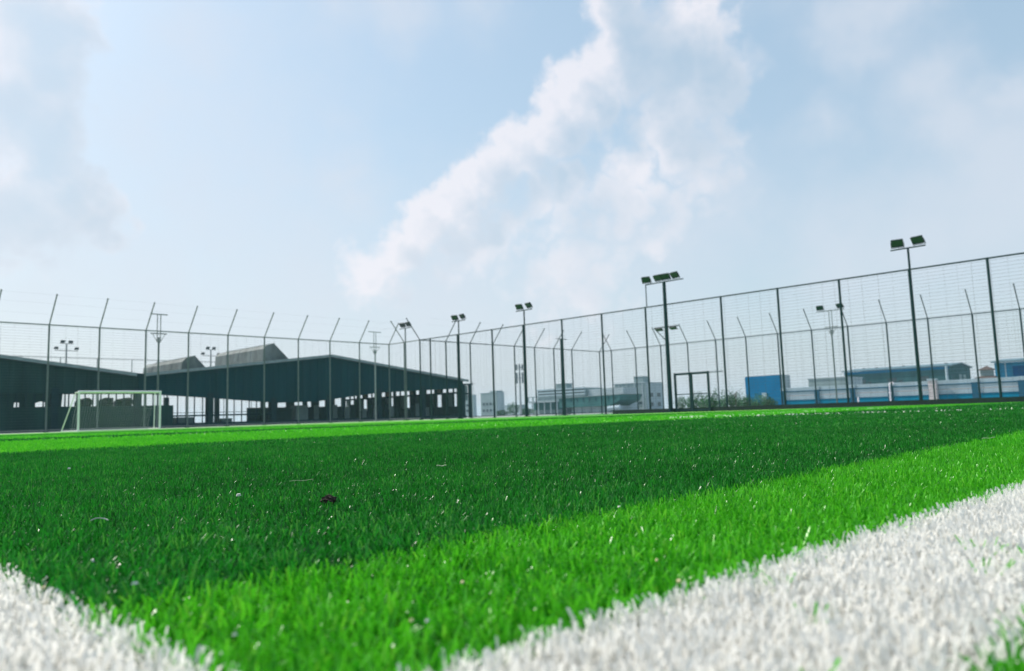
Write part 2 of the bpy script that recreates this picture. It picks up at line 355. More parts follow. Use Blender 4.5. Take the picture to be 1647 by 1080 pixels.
for k, lst in buck.items():
    vs, fs, ts, off = [], [], [], 0
    for V, tone in lst:
        v, f, t = to_mesh('', V, tone, None); vs.append(v); fs.append(f + off); ts.append(t); off += len(v)
    v = np.concatenate(vs).astype(np.float32); f = np.concatenate(fs).astype(np.int32); t = np.concatenate(ts).astype(np.float32)
    nm, lab, cat, mm = NAMES[k]
    me = bpy.data.meshes.new(nm); me.vertices.add(len(v)); me.vertices.foreach_set('co', v.ravel())
    me.loops.add(f.size); me.loops.foreach_set('vertex_index', f.ravel())
    me.polygons.add(len(f)); me.polygons.foreach_set('loop_start', np.arange(0, f.size, 4, dtype=np.int32))
    me.update(calc_edges=True)
    at = me.attributes.new('tone', 'FLOAT', 'POINT'); at.data.foreach_set('value', t)
    me.materials.append(MATS[mm]); tag(link(nm, me), lab, cat, kind='stuff')

# ------------------------------------------------------------------ fences
def mesh_of(fn, m_, name):
    b = MB(); fn(b); me = b.mesh(name); me.materials.append(MATS[m_]); return me
POST = mesh_of(lambda b: (b.tube((0, 0, -0.05), (0, 0, FH), 0.055, 10), b.tube((0, 0, FH - 0.01), (0, 0, FH + 0.03), 0.062, 10), b.box((-0.11, -0.11, -0.01), (0.11, 0.11, 0.025))), 'steel_dark', 'post')
POSTG = mesh_of(lambda b: (b.tube((0, 0, -0.05), (0, 0, FH), 0.048, 10), b.tube((0, 0, FH - 0.01), (0, 0, FH + 0.03), 0.062, 10), b.box((-0.11, -0.11, -0.01), (0.11, 0.11, 0.025))), 'steel_grey', 'post')
def arm_mesh(dx, dy, m_):
    return mesh_of(lambda b: (b.tube((0, 0, FH), (dx, dy, FH + 1.55), 0.034, 8), b.tube((dx * .98, dy * .98, FH + 1.5), (dx, dy, FH + 1.58), 0.042, 8)), m_, 'arm')
def fence(a, b, stops, arm, label, postm, railm, group='ball-stop fences round the pitches', net_step=0.15, kerb=False, arms=None, upright_step=0.62, mid_rail=True):
    """a straight run of fence from a to b; stops are distances of the posts along it"""
    a = Vector((*a, 0)); b = Vector((*b, 0)); d = (b - a).normalized(); Lh = (b - a).length; nrm = Vector((-d.y, d.x, 0))
    t = empty('ball_stop_fence', a, label, 'fence', group)
    am = arm_mesh(arm[0], arm[1], railm) if arm else None
    for s in stops:
        p = d * s
        link('post', postm, t, p)
        if am and (arms is None or s in arms): link('arm', am, t, p)
    part('top_rail', railm, t, lambda m_: m_.tube(a + Vector((0, 0, FH)), b + Vector((0, 0, FH)), 0.036, 8))
    if not kerb: part('bottom_rail', railm, t, lambda m_: m_.tube(a + Vector((0, 0, .12)), b + Vector((0, 0, .12)), 0.03, 8))
    if kerb: part('kerb', 'kerb_rubber', t, lambda m_: m_.box(*sorted_box(a + d * kerb[0] - nrm * .16, a + d * kerb[1] + nrm * .16, -0.01, 0.22)))
    def net(m_):
        z = 0.2
        while z < FH - 0.05:
            m_.tube(a + nrm * .05 + Vector((0, 0, z)), b + nrm * .05 + Vector((0, 0, z)), 0.0046, 3, cap=False); z += net_step
        s = 0.3
        while s < Lh:
            q = a + d * s + nrm * .055; m_.tube(q + Vector((0, 0, .1)), q + Vector((0, 0, FH)), 0.0042 if random.random() < .4 else 0.0026, 3, cap=False); s += upright_step * random.uniform(.8, 1.2)
        if arm and arms is None:
            for k in (.35, .7, .98):
                o_ = Vector((arm[0] * k, arm[1] * k, FH + 1.55 * k)); m_.tube(a + o_, b + o_, 0.002, 3, cap=False)
    tag(part('net', 'net_green', t, net), kind='stuff')
    return t
def sorted_box(p, q, z0, z1):
    return (min(p.x, q.x), min(p.y, q.y), z0), (max(p.x, q.x), max(p.y, q.y), z1)

xs = [2.0 + 2.6 * i for i in range(13)]
fence((-3.2, FY), (FX, FY), [x + 3.2 for x in [-3.2, -0.6] + xs] + [FX + 3.2], (0, -1.25), 'grey post fence with inward tilted arms behind the white goal', POSTG, 'steel_grey')
fence((FX, FY), (FX, JY), [1.9], (-1.25, 0), 'short return fence joining the far corner to the dividing fence', POSTG, 'steel_grey')
dv = [42.3, 39.3, 35.8, 32.9, 29.6, 26.5, 23.4, 18.7, 15.6, 12.6, 9.55, 6.55, 3.5, 0.4, -2.6]
fd = fence((FX, JY), (FX, -3.0), [0.0] + [JY - y for y in dv], (-1.25, 0), 'tall dark dividing fence with netting along the right side of the pitch', POST, 'steel_dark', kerb=(JY - 25.9, JY + 3.0), arms=[0.0])
xs2 = [FX + 2.6 * i for i in range(1, 9)]
fence((FX, JY), (SX, JY), [x - FX for x in xs2[:-1]] + [SX - FX - .02], (0, -1.25), 'far fence of the next pitch with arms tilted to the right', POST, 'steel_dark')
fence((SX, JY), (SX, -4), [1.4 + 2.75 * i for i in range(17)], (-1.25, 0), 'far side fence of the next pitch with arms tilted to the left', POST, 'steel_dark')
# a rail beyond the hall roof
fb = empty('ball_stop_fence', (-5, 104, 0), 'faint thin fence rising behind the roof of the dark hall', 'fence', 'ball-stop fences round the pitches')
for i in range(16):
    b_ = MB().tube((0, 0, 0), (0, 0, 9.1), 0.05, 8); link('post', fb.children[0].data if fb.children else b_.mesh('post'), fb, (i * 4.2, 0, 0))
    if i == 0: fb.children[0].data.materials.append(MATS['steel_grey'])
part('top_rail', 'steel_grey', fb, lambda b: b.tube((-5, 104, 9.05), (58, 104, 9.05), 0.04, 6))

# gate in the dividing fence beside the thick mast
g = empty('gate', (FX - .12, 20.7, 0), 'dark double gate frame beside the thick floodlight mast', 'gate')
gx = FX - 0.16
for y in (21.62, 20.62, 19.62): part('post', 'steel_dark', g, lambda b: b.box((gx - .05, y - .05, 0), (gx + .05, y + .05, 2.12)))
part('top_rail', 'steel_dark', g, lambda b: b.box((gx - .05, 19.69, 2.0), (gx + .05, 21.55, 2.11)))
part('middle_rail', 'steel_dark', g, lambda b: b.box((gx - .02, 19.69, .93), (gx + .02, 21.55, .98)))
part('bottom_rail', 'steel_dark', g, lambda b: b.box((gx - .03, 19.69, .06), (gx + .03, 21.55, .14)))
part('side_rail', 'steel_dark', g, lambda b: b.tube((gx, 19.55, 2.06), (gx, 18.75, 2.06), .022, 6))

# ------------------------------------------------------------------ floodlight masts
def flood(parent, pos, yaw, tilt, s=1.0, name='floodlight'):
    """lamp housing with bezel, cooling fins and a yoke; the glass faces local -Y before yaw"""
    M_ = Matrix.Translation(pos) @ Matrix.Rotation(yaw, 4, 'Z') @ Matrix.Rotation(tilt, 4, 'X') @ Matrix.Scale(s * .88, 4)
    def tr(b):
        b.v = [tuple(M_ @ Vector(p)) for p in b.v]; return b
    b = MB().box((-.27, -.05, -.19), (.27, .05, .19))
    for i in range(7): b.box((-.24 + i * .08 - .008, .05, -.16), (-.24 + i * .08 + .008, .10, .16))
    b.box((-.285, -.065, -.205), (.285, -.05, -.17)); b.box((-.285, -.065, .17), (.285, -.05, .205)); b.box((-.285, -.065, -.17), (-.25, -.05, .17)); b.box((.25, -.065, -.17), (.285, -.05, .17))
    o = tr(b).build(name, 'lamp_body'); o.parent = parent; w = parent.location.copy(); o.location = -w
    g_ = tr(MB().box((-.25, -.058, -.17), (.25, -.0505, .17))).build('lens', 'lamp_glass'); g_.parent = o
    y = tr(MB().box((-.31, -.02, -.26), (-.29, .02, .03)).box((.29, -.02, -.26), (.31, .02, .03)).box((-.31, -.02, -.28), (.31, .02, -.26))).build('yoke', 'lamp_body'); y.parent = o
    return o
def mast(x, y, h, label, along, r=0.055, lights=((-.42, .35), (.42, .35)), face=None, group='floodlight masts', m_='steel_dark', double=False, s=1.0, bar=None):
    """along: unit direction of the crossbar; lights: offset along it and yaw"""
    t = empty('floodlight_mast', (x, y, 0), label, 'floodlight', group); al = Vector(along).normalized()
    top = h - .35
    if double:
        part('pole', m_, t, lambda b: b.tube((x, y, 0), (x, y, h * .76), r, 10))
        for q in (-.10, .10): part('upper_rod', m_, t, lambda b: b.tube(Vector((x, y, h * .72)) + al * q, Vector((x, y, top)) + al * q, r * .5, 8))
        part('bracket', m_, t, lambda b: (b.tube(Vector((x, y, h * .70)), Vector((x, y, h * .79)) + al * .4, .018, 6), b.tube(Vector((x, y, h * .70)), Vector((x, y, h * .79)) - al * .4, .018, 6), b.tube(Vector((x, y, h * .79)) - al * .5, Vector((x, y, h * .79)) + al * .5, .03, 6)))
    else:
        part('pole', m_, t, lambda b: (b.tube((x, y, 0), (x, y, top), r * 1.15, 12, r * .85)))
    part('base_plate', m_, t, lambda b: b.box((x - r * 2.4, y - r * 2.4, 0), (x + r * 2.4, y + r * 2.4, .05)))
    bl = bar or (max([abs(l[0]) for l in lights] + [.4]) + .3)
    part('crossbar', m_, t, lambda b: b.tube(Vector((x, y, top)) - al * bl, Vector((x, y, top)) + al * bl, .032, 8))
    fa = face if face is not None else math.atan2(al.x, -al.y)
    for (o_, yw) in lights:
        flood(t, Vector((x, y, top + .30 * s)) + al * o_, fa + yw, R(38), s)
    return t
FACE = R(-90)                                   # glass turned to -X
mx = FX + 0.14
mast(mx, 9.55, 7.35, 'floodlight mast with two lamps at the right, standing clear above the fence', (0, 1, 0), face=FACE, lights=((-.42, -.2), (.42, .2)))
mast(mx, 32.9, 7.35, 'floodlight mast with two lamps right of the dark hall', (0, 1, 0), face=FACE, lights=((-.42, -.2), (.42, .2)))
mast(mx, 39.3, 7.35, 'floodlight mast with two lamps above the right end of the dark hall', (0, 1, 0), face=FACE, lights=((-.4, -.2), (.4, .2)))
mast(mx, 45.4, 7.45, 'smaller grey floodlight mast at the short return fence', (0, 1, 0), face=FACE, lights=((-.35, -.1), (.35, .1)), m_='steel_grey')
mast(SX - .3, 21.2, 7.7, 'slender twin-rod floodlight mast at the far side of the next pitch', (0, 1, 0), face=FACE, double=True, lights=((-.75, -.2), (.75, .2)), m_='steel_grey')
mast(18.5, FY + .35, 7.45, 'twin-rod mast with bare crossarm above the goal', (1, 0, 0), double=True, lights=(), m_='steel_grey', bar=.52)
mast(34.9, FY + .35, 7.3, 'pale twin-rod mast with bare crossarm behind the fence corner', (1, 0, 0), double=True, lights=(), m_='galvanised', bar=.6)
mast(52.4, JY - .3, 7.25, 'thick dark mast without lamps in front of the low green building', (1, 0, 0), r=.16, lights=(), bar=.8)
# the thick mast beside the gate
ty = 21.95
t = mast(FX - .22, ty, 7.6, 'thick floodlight mast with four lamps beside the gate', (0, 1, 0), r=.11, face=FACE, lights=((-.70, -.25), (-.12, .1), (.38, -.1), (1.15, .25)), bar=1.22)
part('strut', 'steel_dark', t, lambda b: b.tube((FX - .22, ty + 1.2, 6.0), (FX - .22, ty + 1.2, 7.25), .03, 8))
part('bracket', 'steel_dark', t, lambda b: (b.tube((FX - .22, ty - .75, 4.72), (FX - .22, ty + .8, 4.72), .03, 8), b.tube((FX - .22, ty, 3.9), (FX - .22, ty + .8, 4.72), .025, 8)))
for o_ in (-.45, .45): flood(t, Vector((FX - .28, ty + o_, 4.62)), FACE, R(70), .75)
# high masts far behind the hall
for px, lab in ((103, 'far high mast with four lamps left of the rooftop cowls'), (338, 'far high mast with lamps between the two rooftop cowls')):
    yy = 104.6; xx = yy / slope(px)
    t = mast(xx, yy, 11.2, lab, (1, 0, 0), r=.09, lights=((-.45, 0), (.45, 0)), face=0.0, group='high masts behind the hall', m_='steel_grey', s=.95)
    part('lower_crossbar', 'steel_grey', t, lambda b: b.tube((xx - 1.3, yy, 10.0), (xx + 1.3, yy, 10.0), .04, 6))
    for q in (-1.15, 1.15): flood(t, Vector((xx + q, yy, 10.3)), 0, R(45), .9)

# ------------------------------------------------------------------ goal
gy, g0, g1 = 43.05, 12.75, 16.85
t = empty('football_goal', ((g0 + g1) / 2, gy, 0), 'white framed football goal in front of the dark hall', 'goal')
for x in (g0, g1):
    part('post', 'goal_white', t, lambda b: b.tube((x, gy, 0), (x, gy, 2.06), .055, 12))
    xb = x - .35 if x == g0 else x - .5
    part('back_stay', 'goal_white', t, lambda b: b.path([(x, gy, 2.04), (x, gy + .55, 2.04), (xb, gy + 1.5, .03)] if x == g0 else [(x, gy, 2.04), (x, gy + .75, 2.04), (x, gy + .8, .03), (x, gy + 1.5, .03)], .028, 8))
    part('ground_bar', 'goal_white', t, lambda b: b.tube((x, gy, .035), (xb if x == g0 else x, gy + 1.5, .035), .03, 8))
part('crossbar', 'goal_white', t, lambda b: b.tube((g0 - .05, gy, 2.06), (g1 + .05, gy, 2.06), .06, 12))
part('back_bar', 'goal_white', t, lambda b: (b.tube((g0 - .35, gy + 1.5, .035), (g1, gy + 1.5, .035), .03, 8), b.tube((g0, gy + .55, 2.04), (g1, gy + .55, 2.04), .03, 8)))
def gnet(b):
    for i in range(1, 34):
        x = g0 + (g1 - g0) * i / 34; b.path([(x, gy + .55, 2.04), (x, gy + 1.5, .04)], .0028, 3)
    for k in range(1, 16):
        f = k / 16; b.tube((g0, gy + .55 + .95 * f, 2.04 - 2 * f), (g1, gy + .55 + .95 * f, 2.04 - 2 * f), .0028, 3)
tag(part('net', 'goal_white', t, gnet), kind='stuff')

# ------------------------------------------------------------------ the dark hall
HY, HB = 70.0, 97.0; PEAK, HALF, EZ, RZ = 45.2, 19.7, 4.72, 7.15
VAL, END = PEAK - HALF, PEAK + HALF
def roof_z(x):
    if x >= VAL: return EZ + (RZ - EZ) * (1 - abs(x - PEAK) / HALF)
    return EZ + (RZ - EZ) * (1 - abs(x - (VAL - HALF)) / HALF)
hall = empty('open_hall', (PEAK, HY, 0), 'large dark teal open hall with twin gabled roof behind the far fence', 'building')
BAY = HALF / 3; colx = [VAL + BAY * i for i in range(-6, 7)]
LOW = 3.15
def low_z(x): return float(np.interp(x, [26.5, 39, 43.5, 48, 52, 60, 65], [3.12, 2.15, 2.25, 2.75, 3.2, 3.55, 3.75]))
for x0, x1 in zip(colx[:-1], colx[1:]):           # cladding above the openings, one piece a bay
    mid = [x for x in (VAL, PEAK, VAL - HALF) if x0 + .01 < x < x1 - .01]
    prof = [(x0 + .012, HY, low_z(x0))] + [(x, HY, low_z(x)) for x in (39, 43.5, 48, 60) if x0 < x < x1] + [(x1 - .012, HY, low_z(x1)), (x1 - .012, HY, roof_z(x1 - .012) - .10)] + [(x, HY, roof_z(x) - .10) for x in mid] + [(x0 + .012, HY, roof_z(x0 + .012) - .10)]
    part('fascia_panel', 'hall_cladding_olive' if x1 < VAL + 1 else 'hall_cladding', hall, lambda b: b.extrude(prof, (0, .12, 0)))
    # cladding ribs
    def ribs(b):
        x = x0 + .55
        while x < x1 - .3:
            b.box((x - .03, HY - .035, low_z(x)), (x + .03, HY - .002, roof_z(x) - .14)); x += .92
    part('cladding_rib', 'hall_cladding_olive' if x1 < VAL + 1 else 'hall_cladding', hall, ribs)
for x in colx:
    part('column', 'hall_steel', hall, lambda b: (b.box((x - .28, HY - .06, 0), (x + .28, HY + .5, low_z(x) + .5)), b.box((x - .4, HY - .1, 0), (x + .4, HY + .56, .3))))
    part('rear_column', 'hall_steel', hall, lambda b: b.box((x - .25, HB - .5, 0), (x + .25, HB + .06, LOW + .6)))
for xa, xb in ((VAL - HALF * 1.6, VAL - HALF), (VAL - HALF, VAL), (VAL, PEAK), (PEAK, END + .5)):
    za, zb = roof_z(xa), roof_z(xb)
    part('roof', 'hall_roof', hall, lambda b: b.extrude([(xa, HY - .5, za), (xb, HY - .5, zb), (xb, HY - .5, zb + .09), (xa, HY - .5, za + .09)], (0, HB - HY + 1, 0)))
    part('roof_trim', 'hall_trim', hall, lambda b: b.extrude([(xa, HY - .55, za - .12), (xb, HY - .55, zb - .12), (xb, HY - .55, zb + .16), (xa, HY - .55, za + .16)], (0, .045, 0)))
part('gutter', 'hall_steel', hall, lambda b: b.box((VAL - .35, HY - .62, EZ - .15), (VAL + .35, HY - .555, EZ + .14)))
part('end_wall', 'hall_inside', hall, lambda b: (b.box((END - .1, HY + .55, 0), (END, HB - .55, 1.5)), b.box((END - .1, HY + .55, 4.0), (END, HB - .55, EZ - .1)), b.box((END - .1, HY + .55, 3.1), (END, HB - .55, 3.34))))
for i, y in enumerate(np.arange(HY + .6, HB - 1.2, 1.1)):           # piers and dim infill between the openings of the end wall
    part('end_pier', 'hall_steel', hall, lambda b: b.box((END - .16, y, 1.5), (END + .02, y + (.5 if i % 4 == 0 else .16), 4.0)))
    if i % 3: part('infill_panel', ('hall_inside', 'panel_grey', 'hall_inside')[i % 3], hall, lambda b: b.box((END - .06, y + .16, 1.5), (END - .02, y + 1.1, 3.1)))
    if i % 5 == 3: part('infill_panel', 'panel_orange', hall, lambda b: b.box((END - .06, y + .16, 3.34), (END - .02, y + 1.1, 4.0)))
part('floor', 'hall_inside', hall, lambda b: b.box((VAL - HALF * 1.6, HY - .4, -0.005), (END, HB, .05)))
# front half-height walls at the left, rail and stacked things at the middle
part('front_wall', 'hall_cladding_olive', hall, lambda b: b.box((VAL - 2 * HALF, HY + .02, .05), (28.6, HY + .14, 2.05)))
for x in np.arange(2.0, 28.4, .62): part('window_bar', 'hall_steel', hall, lambda b: b.box((x - .05, HY + .05, 2.05), (x + .05, HY + .11, LOW)))
for x in np.arange(29.0, 38.4, .78): part('window_bar', 'hall_steel', hall, lambda b: b.box((x - .045, HY + .05, .1), (x + .045, HY + .11, LOW)))
part('front_rail', 'hall_steel', hall, lambda b: b.box((28.6, HY + .03, .98), (38.6, HY + .10, 1.12)))
part('front_rail', 'hall_steel', hall, lambda b: b.box((28.6, HY + .03, 1.30), (38.6, HY + .10, 1.36)))
part('front_kerb', 'hall_steel', hall, lambda b: b.box((28.6, HY - .02, .05), (END, HY + .14, .38)))
# blocked bays at the far left
part('hanging_sheet', 'hall_cladding_olive', hall, lambda b: b.extrude([(VAL - 2 * HALF, HY + .3, 2.0), (16.1, HY + .3, 2.0), (16.15, HY + .3, 2.42), (16.5, HY + .3, 2.4), (16.55, HY + .3, 2.0), (17.5, HY + .3, 2.0), (17.6, HY + .3, 2.35), (18.0, HY + .3, 2.5), (18.6, HY + .3, 2.35), (18.7, HY + .3, 2.0), (19.5, HY + .3, 2.0), (19.6, HY + .3, LOW + .2), (VAL - 2 * HALF, HY + .3, LOW + .2)], (0, .06, 0)))
for x, w in ((21.1, 1.0), (22.9, .7), (24.2, 1.3)):
    part('stored_roll', 'hall_steel', hall, lambda b: b.tube((x, HY + 1.2, 2.25), (x + w, HY + 2.2, 2.45), .42, 9))
# rear wall: solid with openings
def rear(b):
    b.box((VAL - 2 * HALF, HB - .1, 4.2), (END, HB, EZ - .05))
    b.box((VAL - 2 * HALF, HB - .1, 0), (22, HB, 2.6))
    b.box((49.5, HB - .1, 0), (END, HB, 2.3))
part('rear_wall', 'hall_inside', hall, rear)
for i, x in enumerate(np.arange(49.9, END - .6, 1.35)):
    if i % 5 in (0, 1, 3): continue
    part('blind', 'hall_inside', hall, lambda b: b.box((x, HB - .25, 2.3), (x + 1.35, HB - .15, 4.25)))
# screens and goods inside the right bays
for i, x in enumerate(np.arange(46.4, 64.0, .82)):
    if i % 8 == 7: continue
    hh = 1.5 + (0.5 if i % 3 == 0 else .25 * (i % 2))
    part('screen_panel', ('panel_grey', 'hall_inside', 'hall_inside', 'panel_grey', 'hall_inside')[i % 5], hall, lambda b: b.box((x, HY + 5.0, .05), (x + .62, HY + 5.06, hh)))
for x, w, h in ((30.2, 1.6, .9), (34.6, 1.1, .7), (40.2, 2.2, 1.5), (42.9, 1.5, 1.9)):
    part('stored_crate', 'panel_grey' if w < 1.7 else 'hall_inside', hall, lambda b: (b.box((x, HY + 3, .05), (x + w, HY + 4.1, h)), b.box((x - .04, HY + 2.96, h), (x + w + .04, HY + 4.14, h + .06))))
# lean-to at the right end
part('annex_frame', 'hall_steel', hall, lambda b: (b.box((END + 1.35, HY + .3, 0), (END + 1.6, HY + .55, EZ - .4)), b.box((END, HY + .3, 3.0), (END + 1.6, HY + .45, 3.15)), b.box((END, HY + .3, EZ - .5), (END + 2.0, HY + 4, EZ - .36))))
part('annex_panel', 'panel_grey', hall, lambda b: b.box((END + .15, HY + .6, 2.2), (END + 1.3, HY + .65, EZ - .6)))

def cowl(x0, x1, xp, y0, y1, zp, label):
    """roof ventilator: a ridged sheet-metal hood running back over the roof, with a rounded far end"""
    t = empty('roof_cowl', (xp, y0, roof_z(xp)), label, 'roof cowl', 'ventilation cowls on the hall roof')
    zb = min(roof_z(x0), roof_z(x1)) - .15
    part('hood', 'cowl_sheet', t, lambda b: b.extrude([(x0, y0, zb), (x1, y0, zb), (xp, y0, zp), (x0 + .45, y0, zp - .22), (x0 + .1, y0, zp - .6)], (0, y1 - y0, 0)))
    for q in (.25, .5, .75):
        yy = y0 + (y1 - y0) * q
        part('seam', 'cowl_sheet', t, lambda b: b.path([(x0 - .01, yy, zb), (x0 + .09, yy, zp - .6), (x0 + .45, yy, zp - .21), (xp, yy, zp + .01)], .02, 6))
    part('base_flashing', 'hall_trim', t, lambda b: b.box((x0 - .15, y0 - .1, zb - .1), (x1 + .1, y0 - .004, zb + .25)))
    part('ridge_cap', 'hall_trim', t, lambda b: b.tube((xp, y0 - .05, zp + .03), (xp, y1, zp + .01), .03, 8))
cowl(37.7, 41.4, 39.0, 70.6, 81.4, 8.30, 'larger mottled grey cowl on the hall roof')
cowl(29.5, 32.4, 30.8, 70.6, 80.0, 6.72, 'smaller mottled grey cowl lower on the hall roof')

# ------------------------------------------------------------------ buildings beyond
def box_px(xl, xc, xr, yt, xw):
    """footprint of an axis-aligned block whose near corner shows in column xc at X = xw"""
    yc = xw * slope(xc); return xw, yc, yc / slope(xr), xw * slope(xl), z_at(xc, yt, xw, yc)
def block(name, label, m_left, m_right, xl, xc, xr, yt, xw, cat='building', parapet=True):
    x0, y0, x1, y1, h = box_px(xl, xc, xr, yt, xw)
    t = empty(name, (x0, y0, 0), label, cat)
    part('wall', m_left, t, lambda b: b.box((x0, y0, 0), (x0 + .25, y1, h)))
    part('side_wall', m_right, t, lambda b: b.box((x0 + .25, y0, 0), (x1, y0 + .25, h)))
    part('rear_wall', m_left, t, lambda b: b.box((x0 + .25, y0 + .25, 0), (x1, y1, h - .35)))
    if parapet: part('parapet', m_right, t, lambda b: (b.box((x0 - .12, y0 - .12, h), (x1 + .1, y1 + .1, h + .22))))
    return t, (x0, y0, x1, y1, h)
def windows(t, box, side, rows, n, w, hh, frac=(.08, .92), sill=True):
    x0, y0, x1, y1, h = box
    for z in rows:
        for i in range(n):
            f = frac[0] + (frac[1] - frac[0]) * (i + .5) / n
            if side == 'l':
                y = y0 + (y1 - y0) * f; o = part('window', 'window_dark', t, lambda b: b.box((x0 - .03, y - w / 2, z), (x0 + .02, y + w / 2, z + hh)))
                part('sill', 'wall_pale', o, lambda b: b.box((x0 - .12, y - w / 2 - .1, z - .12), (x0 - .002, y + w / 2 + .1, z - .003)))
            else:
                x = x0 + (x1 - x0) * f; o = part('window', 'window_dark', t, lambda b: b.box((x - w / 2, y0 - .03, z), (x + w / 2, y0 + .02, z + hh)))
                part('sill', 'wall_pale', o, lambda b: b.box((x - w / 2 - .1, y0 - .12, z - .12), (x + w / 2 + .1, y0 - .002, z - .003)))
# blue box building
t, bx_ = block('blue_box_building', 'bright blue flat-fronted block with a small white door', 'paint_blue', 'wall_pale', 1201, 1257, 1274, 603.5, 112, parapet=False)
x0, y0, x1, y1, h = bx_
part('roof', 'factory_roof', t, lambda b: b.box((x0 + .1, y0 + .1, h), (x1, y1 - .1, h + .08)))
part('door', 'wall_white', t, lambda b: b.box((x0 - .05, y0 + (y1 - y0) * .40, .9), (x0 - .005, y0 + (y1 - y0) * .53, 2.35)))
part('stripe', 'blue_sheet', t, lambda b: b.box((x0 - .03, y0 + .02, 1.35), (x0 - .003, y0 + (y1 - y0) * .38, 1.5)))
# low pale block
t, bx_ = block('pale_block', 'plain pale grey block left of the long green factory', 'wall_grey', 'wall_pale', 1303, 1364, 1390, 607.5, 150)
# long factory with gable end
XF = 200.0; yr = XF * slope(1532); yl = XF * slope(1362); xe = yr / slope(1565); ez = z_at(1532, 589, XF, yr); xm = (XF + xe) / 2; rz = z_at(1548, 585, xm, yr)
t = empty('long_factory', (XF, yr, 0), 'long grey-green factory hall with a low gable end', 'factory')
part('wall', 'factory_green', t, lambda b: b.box((XF, yr + .02, 0), (XF + .3, yl, ez)))
part('gable_wall', 'factory_green', t, lambda b: b.extrude([(XF + .3, yr, 0), (xe, yr, 0), (xe, yr, ez), (xm, yr, rz), (XF + .3, yr, ez)], (0, .3, 0)))
for a, c in ((XF - .5, xm), (xm, xe + .5)):
    za, zc = (ez, rz) if a < xm else (rz, ez)
    part('roof', 'factory_roof', t, lambda b: b.extrude([(a, yr - .5, za + .02), (c, yr - .5, zc + .02), (c, yr - .5, zc + .3), (a, yr - .5, za + .3)], (0, yl - yr + 1, 0)))
part('eave_band', 'paint_blue', t, lambda b: b.box((XF - .08, yr + .1, ez - .6), (XF - .004, yl, ez - .05)))
part('downpipe', 'wall_white', t, lambda b: b.tube((XF - .25, yr + .6, 0), (XF - .25, yr + .6, ez), .3, 8))
ny = 10
for i in range(ny):
    y = yr + (yl - yr) * (i + .5) / ny
    z = 4.6 + .5 * ((i * 7) % 3 - 1)
    o = part('window', 'window_dark', t, lambda b: b.box((XF - .06, y - .45, z), (XF - .004, y + .45, z + 1.1)))
    if i % 3 == 1: part('dark_patch', 'window_dark', t, lambda b: b.box((XF - .05, y + .9, 4.0), (XF - .004, y + 2.4, 6.3)))
for i in range(7):
    y = yr + (yl - yr) * (i + .7) / 7.5
    part('roof_vent', 'steel_grey', t, lambda b: b.tube((xm - 3, y, rz - .9), (xm - 3, y, rz + .25), .35, 8))
for q in (.42, .62): part('gable_window', 'panel_grey', t, lambda b: b.box((XF + (xe - XF) * q, yr - .05, 4.4), (XF + (xe - XF) * (q + .12), yr - .004, 6.6)))
# blue shed at the right edge
XB = 150.0; ya = XB * slope(1605); yb = XB * slope(1690); hb = z_at(1606, 584, XB, ya)
t = empty('blue_shed', (XB, yb, 0), 'light blue metal shed with a deep blue panel at the right edge', 'shed')
part('wall', 'blue_sheet', t, lambda b: b.box((XB, yb, 0), (XB + .3, ya, hb)))
part('side_wall', 'blue_sheet', t, lambda b: b.box((XB + .3, ya - .3, 0), (XB + 9, ya, hb - .1)))
part('dark_panel', 'blue_deep', t, lambda b: b.box((XB - .08, yb, hb - 2.4), (XB - .004, ya - 2.6, hb - .7)))
part('roof', 'factory_roof', t, lambda b: b.extrude([(XB - .6, yb, hb + .01), (XB + 9, yb, hb + .8), (XB + 9, yb, hb + 1.0), (XB - .6, yb, hb + .25)], (0, ya - yb + .4, 0)))
for i in range(6):
    y = ya - .3 - i * .42
    part('wall_rib', 'wall_pale' if i == 3 else 'blue_sheet', t, lambda b: b.box((XB - .06, y - .08, 0), (XB - .004, y + .08, hb - .1)))
# brown two-tier roof seen over the wall
xx = 140.0; yy = xx * slope(1592)
t = empty('tiered_pavilion', (xx, yy, 0), 'small brown two-tier roof showing over the compound wall', 'pavilion')
part('body', 'wall_grey', t, lambda b: b.box((xx - .8, yy - .8, 0), (xx + .8, yy + .8, 5.0)))
for z, r_ in ((3.6, 1.7), (4.9, 1.2)):
    part('roof_tier', 'brown_tile', t, lambda b: b.poly([(xx - r_, yy - r_, z), (xx + r_, yy - r_, z), (xx + r_, yy + r_, z), (xx - r_, yy + r_, z), (xx, yy, z + .7)], [(0, 3, 2, 1), (0, 1, 4), (1, 2, 4), (2, 3, 4), (3, 0, 4)]))

# compound wall
WX = 80.0; ys = [5.6 + 3.65 * i for i in range(9)]; WH = 2.12
t = empty('compound_wall', (WX, 5.6, 0), 'long white compound wall with blue base and blue pillars', 'wall')
for a, c in zip(ys[:-1], ys[1:]):
    part('base_panel', 'paint_teal', t, lambda b: b.box((WX, a + .25, 0), (WX + .22, c - .25, .74)))
    part('panel', 'wall_white', t, lambda b: b.box((WX + .03, a + .25, .74), (WX + .19, c - .25, WH)))
    part('rail', 'paint_pillar', t, lambda b: b.box((WX - .04, a + .25, 1.66), (WX + .027, c - .25, 1.76)))
    part('groove', 'pier_pink', t, lambda b: b.box((WX + .01, a + .25, 1.22), (WX + .028, c - .25, 1.29)))
    part('ledge', 'paint_pillar', t, lambda b: b.box((WX - .05, a + .25, .735), (WX + .028, c - .25, .80)))
for y in ys:
    part('pillar', 'paint_pillar', t, lambda b: b.box((WX - .08, y - .25, 0), (WX + .28, y + .25, WH - .32)))
    part('pillar_cap', 'wall_white', t, lambda b: b.box((WX - .1, y - .27, WH - .32), (WX + .3, y + .27, WH + .02)))
yy = WX * slope(1503) - .1
